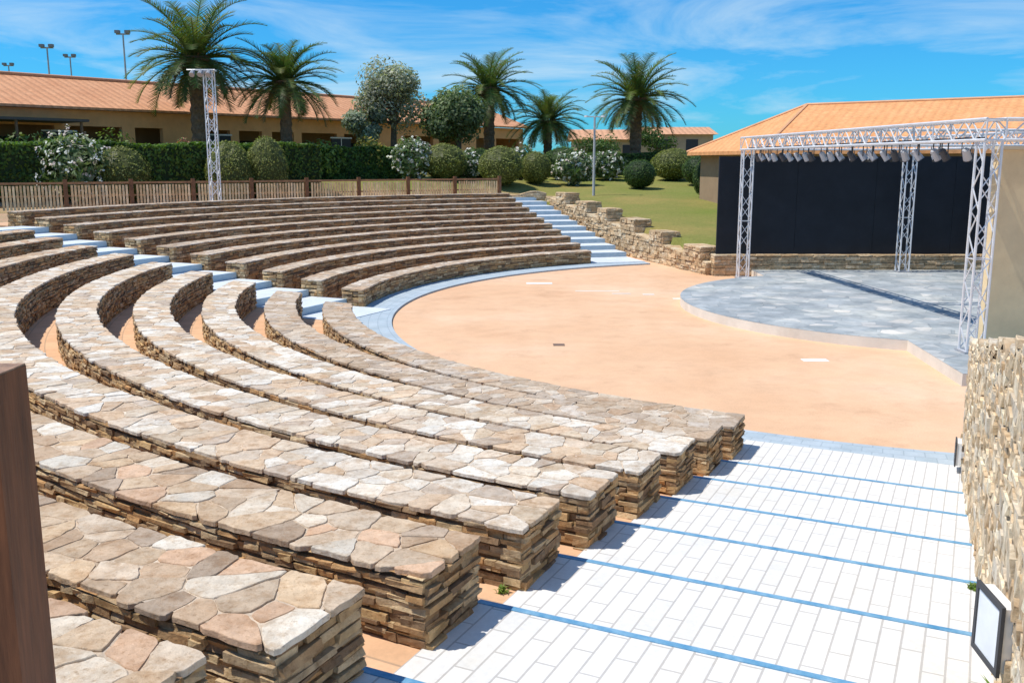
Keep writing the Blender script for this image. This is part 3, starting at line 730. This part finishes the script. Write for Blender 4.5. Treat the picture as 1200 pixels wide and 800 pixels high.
def tree(u,vt,vb,Y,wpx,pal,label,n=5200,clumps=26,ls=.15):
    x,_,zt=pos(u,vt,Y); _,_,zb=pos(u,vb,Y); g=hgt(x,Y); w=wpx/F*Y; hh=zt-zb; cz=(zt+zb)/2
    e=thing("olive_tree",label,"tree",(x,Y,g)); t=MB(); t.tube((x,Y,g-.1),(x+.1,Y,zb+.3),.22,.16,8,(.14,.11,.08))
    C=[]
    for i in range(clumps):
        d=Vector((random.gauss(0,1),random.gauss(0,1),random.gauss(0,1))).normalized()*U(.35,.80)
        C.append((Vector((x+d.x*w/2,Y+d.y*w/2,cz+d.z*hh/2)),U(.15,.25)*w))
    for c,r in C[:9]: t.tube((x+.1,Y,zb+.2),tuple(c),.11,.03,5,(.14,.11,.08))
    wpart("trunk",t,M_bark,e)
    mb=MB()
    for c,r in C:
        f0=U(.8,1.2)
        for i in range(n//clumps):
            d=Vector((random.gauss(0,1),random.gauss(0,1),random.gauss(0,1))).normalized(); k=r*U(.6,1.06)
            f=f0*(.9+.3*d.z); leaf(mb,c+d*k,U(.5,1)*ls,tuple(q*f for q in pick(pal,.2)),1.9,d)  # leaf colour lightened towards each clump's top, shading put into the colour
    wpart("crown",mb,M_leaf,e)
tree(458,76,152,57,90,[(.34,.36,.27),(.40,.41,.32),(.27,.29,.20),(.48,.48,.38)],"grey-green olive tree with uneven crown",11000,30,.15)
tree(535,102,170,56,82,[(.14,.20,.08),(.18,.24,.11),(.10,.15,.06),(.24,.28,.15)],"dense rounded dark olive tree",14000,38,.16)
tree(428,125,170,56,52,GG,"small grey-green olive tree",5000,16)
tree(700,165,185,75,60,GD,"distant dark green tree",2200,12)
tree(770,152,178,80,50,GD,"distant dark green tree",2200,12)
# weeds
def weed(x,y,z,s,label):
    e=thing("weed",label,"weed",(x,y,z),"small weeds in paving joints"); mb=MB()
    for i in range(46):
        a=U(0,6.28); l=U(.4,1)*s; b=Vector((cos(a),sin(a),0)); q=Vector((-sin(a),cos(a),0))*.006
        p0=Vector((U(-.03,.03),U(-.03,.03),-.005)); p1=p0+b*l*.35+Vector((0,0,l*.7)); p2=p0+b*l*.85+Vector((0,0,l*U(.5,1)))
        mb.add([tuple(p0-q),tuple(p0+q),tuple(p1+q),tuple(p1-q),tuple(p2)],[(0,1,2,3),(3,2,4)],pick([(.14,.24,.04),(.2,.3,.06),(.25,.28,.08)],.2))
    new("blades",mb.mesh("blades",M_leaf),e)
q=wp(7.3,.06); weed(q[0],q[1],1.017+.012,.13,"tuft of green weed at the foot of stone wall")
q=wp(5.2,.05); weed(q[0],q[1],.70,.05,"tuft of green weed at the foot of stone wall")
for k,u in((6,.995),(7,.9),(8,.86)):
    q=PP(LN,LE,u,R0+DR*(k-1)+W+.05); weed(q[0],q[1],Tz(k),.06,"tuft of green weed at the base of stone bench")
# ------------------------------------------------------------------ arcade building
def arcade():
    P0=Vector((-24.1,45.)); a=Vector((.624,.781)); b=Vector((-.781,.624))
    s0,s1=-10,40; e=thing("arcade_building","long single-storey ochre building with terracotta tiled roof","building",(P0.x,P0.y,2.4))
    W3=lambda s,t,z:(P0.x+a.x*s+b.x*t,P0.y+a.y*s+b.y*t,z)
    ez,rz=6.1,7.72
    roof=MB()
    for t0,z0,t1,z1 in((-.5,ez-.12,4.6,rz),(9.8,ez-.12,4.6,rz)):
        roof.hexa([W3(s0-.4,t0,z0),W3(s1+.4,t0,z0),W3(s1+.4,t1,z1),W3(s0-.4,t1,z1),W3(s0-.4,t0,z0+.12),W3(s1+.4,t0,z0+.12),W3(s1+.4,t1,z1+.12),W3(s0-.4,t1,z1+.12)])
    wpart("roof",roof,tile_mat("roof_tiles",atan2(a.y,a.x),(.56,.25,.12),(.70,.36,.19),.45),e)
    rc=MB(); rc.tube(W3(s0-.4,4.6,rz+.15),W3(s1+.4,4.6,rz+.15),.12,n=8,c=(.60,.30,.16)); wpart("ridge_tiles",rc,M_plaster,e)
    WC=(.78,.40,.17)
    fr=MB(); s=s0
    fr.obox(W3(s0,0,0)[:2],tuple(a*(s1-s0)),tuple(b*.3),5.2,5.98,WC)
    while s<s1:
        w=random.choice([.6,1.8,2.6,.7]); fr.obox(W3(s,0.003,0)[:2],tuple(a*min(w,s1-s)),tuple(b*.294),1.6,5.2,WC); s+=w+random.choice([1.6,2.2,2.8])
    wpart("front_wall",fr,M_plaster,e)
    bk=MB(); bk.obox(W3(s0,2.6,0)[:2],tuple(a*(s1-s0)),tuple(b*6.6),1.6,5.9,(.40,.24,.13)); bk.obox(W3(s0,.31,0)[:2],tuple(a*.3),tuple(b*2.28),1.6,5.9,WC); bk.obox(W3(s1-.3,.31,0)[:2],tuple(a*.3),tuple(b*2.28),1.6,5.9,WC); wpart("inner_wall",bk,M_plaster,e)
    for i in range(10):
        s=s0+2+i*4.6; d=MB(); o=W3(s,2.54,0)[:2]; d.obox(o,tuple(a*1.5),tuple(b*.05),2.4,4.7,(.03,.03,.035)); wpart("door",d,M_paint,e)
    for i in range(3):
        s=2.5+i*9.0; d=MB(); o=W3(s,-.05,0)[:2]; d.obox(o,tuple(a*1.6),tuple(b*.04),3.6,4.9,(.03,.035,.04)); d.obox(W3(s-.08,-.07,0)[:2],tuple(a*1.76),tuple(b*.06),4.9,4.98,(.7,.68,.62));d.obox(W3(s-.08,-.07,0)[:2],tuple(a*1.76),tuple(b*.06),3.52,3.6,(.7,.68,.62)); d.obox(W3(s+.77,-.06,0)[:2],tuple(a*.06),tuple(b*.05),3.6,4.9,(.7,.68,.62)); wpart("window",d,M_paint,e)
    aw=MB(); aw.obox(W3(-3,-2.6,0)[:2],tuple(a*6.5),tuple(b*2.55),5.3,5.42,(.09,.08,.07)); 
    for q in(-2.8,.2,3.2): aw.tube(W3(q,-2.4,1.8),W3(q,-2.4,5.3),.07,n=6,c=(.2,.12,.07))
    wpart("canopy",aw,M_paint,e)
arcade()
# ------------------------------------------------------------------ right hip-roof building
e=thing("tiled_roof_building","low building with broad orange terracotta hipped roof","building",(12,40,1.2))
E1=(12.9,43.,5.9);E2=(27.,34.5,6.0); C1=(8.2,45.6,3.9);C2=(9.75,38.,3.9);C3=(23.,30.,3.9);C4=(31.,38.,3.9);C5=(17.5,49.,3.9)
rb=MB(); 
def dn(p,d=.15): return (p[0],p[1],p[2]-d)
for f in((C2,E1,C1),(C2,C3,E2,E1),(C3,C4,E2),(E1,E2,C4,C5),(C1,E1,C5)):
    rb.add(list(f),[tuple(range(len(f)))]); rb.add([dn(p) for p in f],[tuple(range(len(f)))[::-1]])
ev=[C1,C2,C3,C4,C5]
for i in range(5): rb.quad(ev[i],ev[(i+1)%5],dn(ev[(i+1)%5]),dn(ev[i]))
wpart("roof",rb,tile_mat("roof_tiles_orange",atan2(-.54,.85),(.66,.29,.11),(.76,.38,.17),.35,.93,.12),e)
wl=MB(); cx=sum(p[0] for p in ev)/5;cy=sum(p[1] for p in ev)/5
ins=[(cx+(p[0]-cx)*.94,cy+(p[1]-cy)*.94) for p in ev]
for i in range(5):
    a=ins[i];b=ins[(i+1)%5]; wl.quad((*a,.3),(*b,.3),(*b,3.83),(*a,3.83),(.34,.24,.15))
wpart("wall",wl,M_plaster,e)
rt=MB()
for a,b in((E1,E2),(E1,C1),(E1,C2),(E2,C3)): rt.tube((a[0],a[1],a[2]+.0),(b[0],b[1],b[2]+.0),.08,n=6,c=(.70,.38,.20))
wpart("ridge_tiles",rt,M_plaster,e)
def house(u0,u1,ve,vr,Y,label):
    x0=pos(u0,ve,Y)[0];x1=pos(u1,ve,Y)[0];ze=pos(u0,ve,Y)[2];zr=pos(u0,vr,Y+4)[2]
    e=thing("house",label,"house",(x0,Y,2.9)); w=MB(); w.box(x0,x1,Y,Y+8,2.4,ze,(.56,.40,.26)); wpart("wall",w,M_plaster,e)
    r=MB(); r.add([(x0-.4,Y-.5,ze-.05),(x1+.4,Y-.5,ze-.05),(x1+.4,Y+8.5,ze-.05),(x0-.4,Y+8.5,ze-.05),(x0-.4,Y+4,zr),(x1+.4,Y+4,zr)],[(0,1,5,4),(2,3,4,5),(0,4,3),(1,2,5),(3,2,1,0)]); wpart("roof",r,tile_mat("roof_tiles_far",0,(.56,.28,.15),(.68,.38,.22),.5),e)
    n=max(2,int((x1-x0)/3))
    for i in range(n):
        xx=x0+1+i*(x1-x0-1)/n; d=MB(); d.box(xx,xx+1.1,Y-.04,Y+.01,ze-1.7,ze-.5,(.05,.05,.06)); wpart("window",d,M_paint,e)
house(760,836,157,149,90,"distant ochre house with low terracotta roof"); house(676,770,163,152,84,"distant low ochre house with terracotta roof")
def mast(u,vt,Y):
    x,_,zt=pos(u,vt,Y); e=thing("floodlight_mast","slender grey mast with small floodlights at top","floodlight mast",(x,Y,2.5),"sports floodlight masts")
    m=MB(); m.tube((x,Y,2.4),(x,Y,zt),.14,.07,6,(.35,.36,.38)); wpart("pole",m,M_paint,e)
    h=MB(); h.box(x-.6,x+.6,Y-.06,Y+.06,zt-.08,zt+.04,(.3,.3,.32)); h.box(x-.65,x-.25,Y-.3,Y+.1,zt+.04,zt+.3,(.2,.2,.22)); h.box(x+.25,x+.65,Y-.3,Y+.1,zt+.04,zt+.3,(.2,.2,.22)); wpart("floodlight",h,M_paint,e)
for a in((55,56,95),(82,67,110),(144,40,90),(10,77,120)): mast(*a)
x,Y,zt=pos(697,137,46.5); g=hgt(x,Y)
e=thing("lamp_post","grey lamp post with flat twin lamp heads on the lawn","lamp post",(x,Y,g))
m=MB(); m.tube((x,Y,g-.1),(x,Y,zt),.07,.045,8,(.45,.46,.47)); wpart("pole",m,M_paint,e)
m=MB(); m.tube((x-.4,Y,zt),(x+.4,Y,zt),.025,n=6,c=(.45,.46,.47)); m.tube((x-.4,Y,zt-.02),(x-.4,Y,zt+.06),.12,.08,8,(.5,.5,.5)); m.tube((x+.4,Y,zt-.02),(x+.4,Y,zt+.06),.12,.08,8,(.5,.5,.5)); wpart("lamp_head",m,M_paint,e)
def on_floor(u,v,z=0):
    xc=(u-600)/F; yc=(400-v)/F; t=(H-z)/(sin(PT)-cos(PT)*yc); return (xc*t,t*(cos(PT)+sin(PT)*yc))
mb=MB()
for (u,v,w,d,c) in((632,332,.75,.35,(.8,.78,.72)),(955,422,.45,.22,(.8,.8,.78)),(700,341,1.2,.12,(.78,.72,.62)),(760,345,.3,.2,(.75,.68,.6)),(655,404,.22,.22,(.2,.13,.09)),(728,344,.5,.2,(.7,.6,.5)),(800,350,.5,.25,(.78,.7,.6))):
    x,y=on_floor(u,v); mb.box(x-w/2,x+w/2,y-d/2,y+d/2,-.01,.005,c)
structure("floor_markings",mb,M_paint)
# ------------------------------------------------------------------ world + sun
w=bpy.data.worlds.new("World"); sc.world=w; w.use_nodes=True; nt=w.node_tree
for n in list(nt.nodes): nt.nodes.remove(n)
out=N(nt,"ShaderNodeOutputWorld"); bg=N(nt,"ShaderNodeBackground"); bg.inputs[1].default_value=.12
sky=N(nt,"ShaderNodeTexSky",sky_type='NISHITA'); sky.sun_disc=False
S=Vector((-.52,-.05,1)).normalized()
sky.sun_elevation=math.asin(S.z); sky.sun_rotation=atan2(S.x,S.y)%(2*pi); sky.ozone_density=2.5; sky.air_density=1.0; sky.dust_density=.2
tint=mix(nt,sky.outputs[0],(.16,.75,1.22)); L(nt,tint,bg.inputs[0])
tc=N(nt,"ShaderNodeTexCoord"); mp=N(nt,"ShaderNodeMapping"); mp.inputs["Scale"].default_value=(1.3,1.3,8.5); mp.inputs["Rotation"].default_value=(0,.12,.3); mp.inputs["Location"].default_value=(.35,0,.2); L(nt,tc.outputs["Generated"],mp.inputs[0])
n=N(nt,"ShaderNodeTexNoise"); n.inputs["Scale"].default_value=1.9; n.inputs["Detail"].default_value=9; n.inputs["Roughness"].default_value=.6; n.inputs["Distortion"].default_value=.7; L(nt,mp.outputs[0],n.inputs["Vector"])
r=ramp(nt,n.outputs["Fac"],[(.46,0.),(.70,.76)])
bg2=N(nt,"ShaderNodeBackground"); bg2.inputs[0].default_value=(.68,.87,1,1); bg2.inputs[1].default_value=.95
ms=N(nt,"ShaderNodeMixShader"); L(nt,r.outputs[0],ms.inputs[0]); L(nt,bg.outputs[0],ms.inputs[1]); L(nt,bg2.outputs[0],ms.inputs[2]); L(nt,ms.outputs[0],out.inputs[0])
sl=bpy.data.lights.new("sun",'SUN'); sl.energy=4.8; sl.angle=radians(.5); sl.color=(1,.945,.86)
so=bpy.data.objects.new("sun",sl); col.objects.link(so); so.rotation_euler=S.to_track_quat('Z','Y').to_euler()
sc.view_settings.view_transform='Standard'; sc.view_settings.look='None'; sc.view_settings.exposure=0
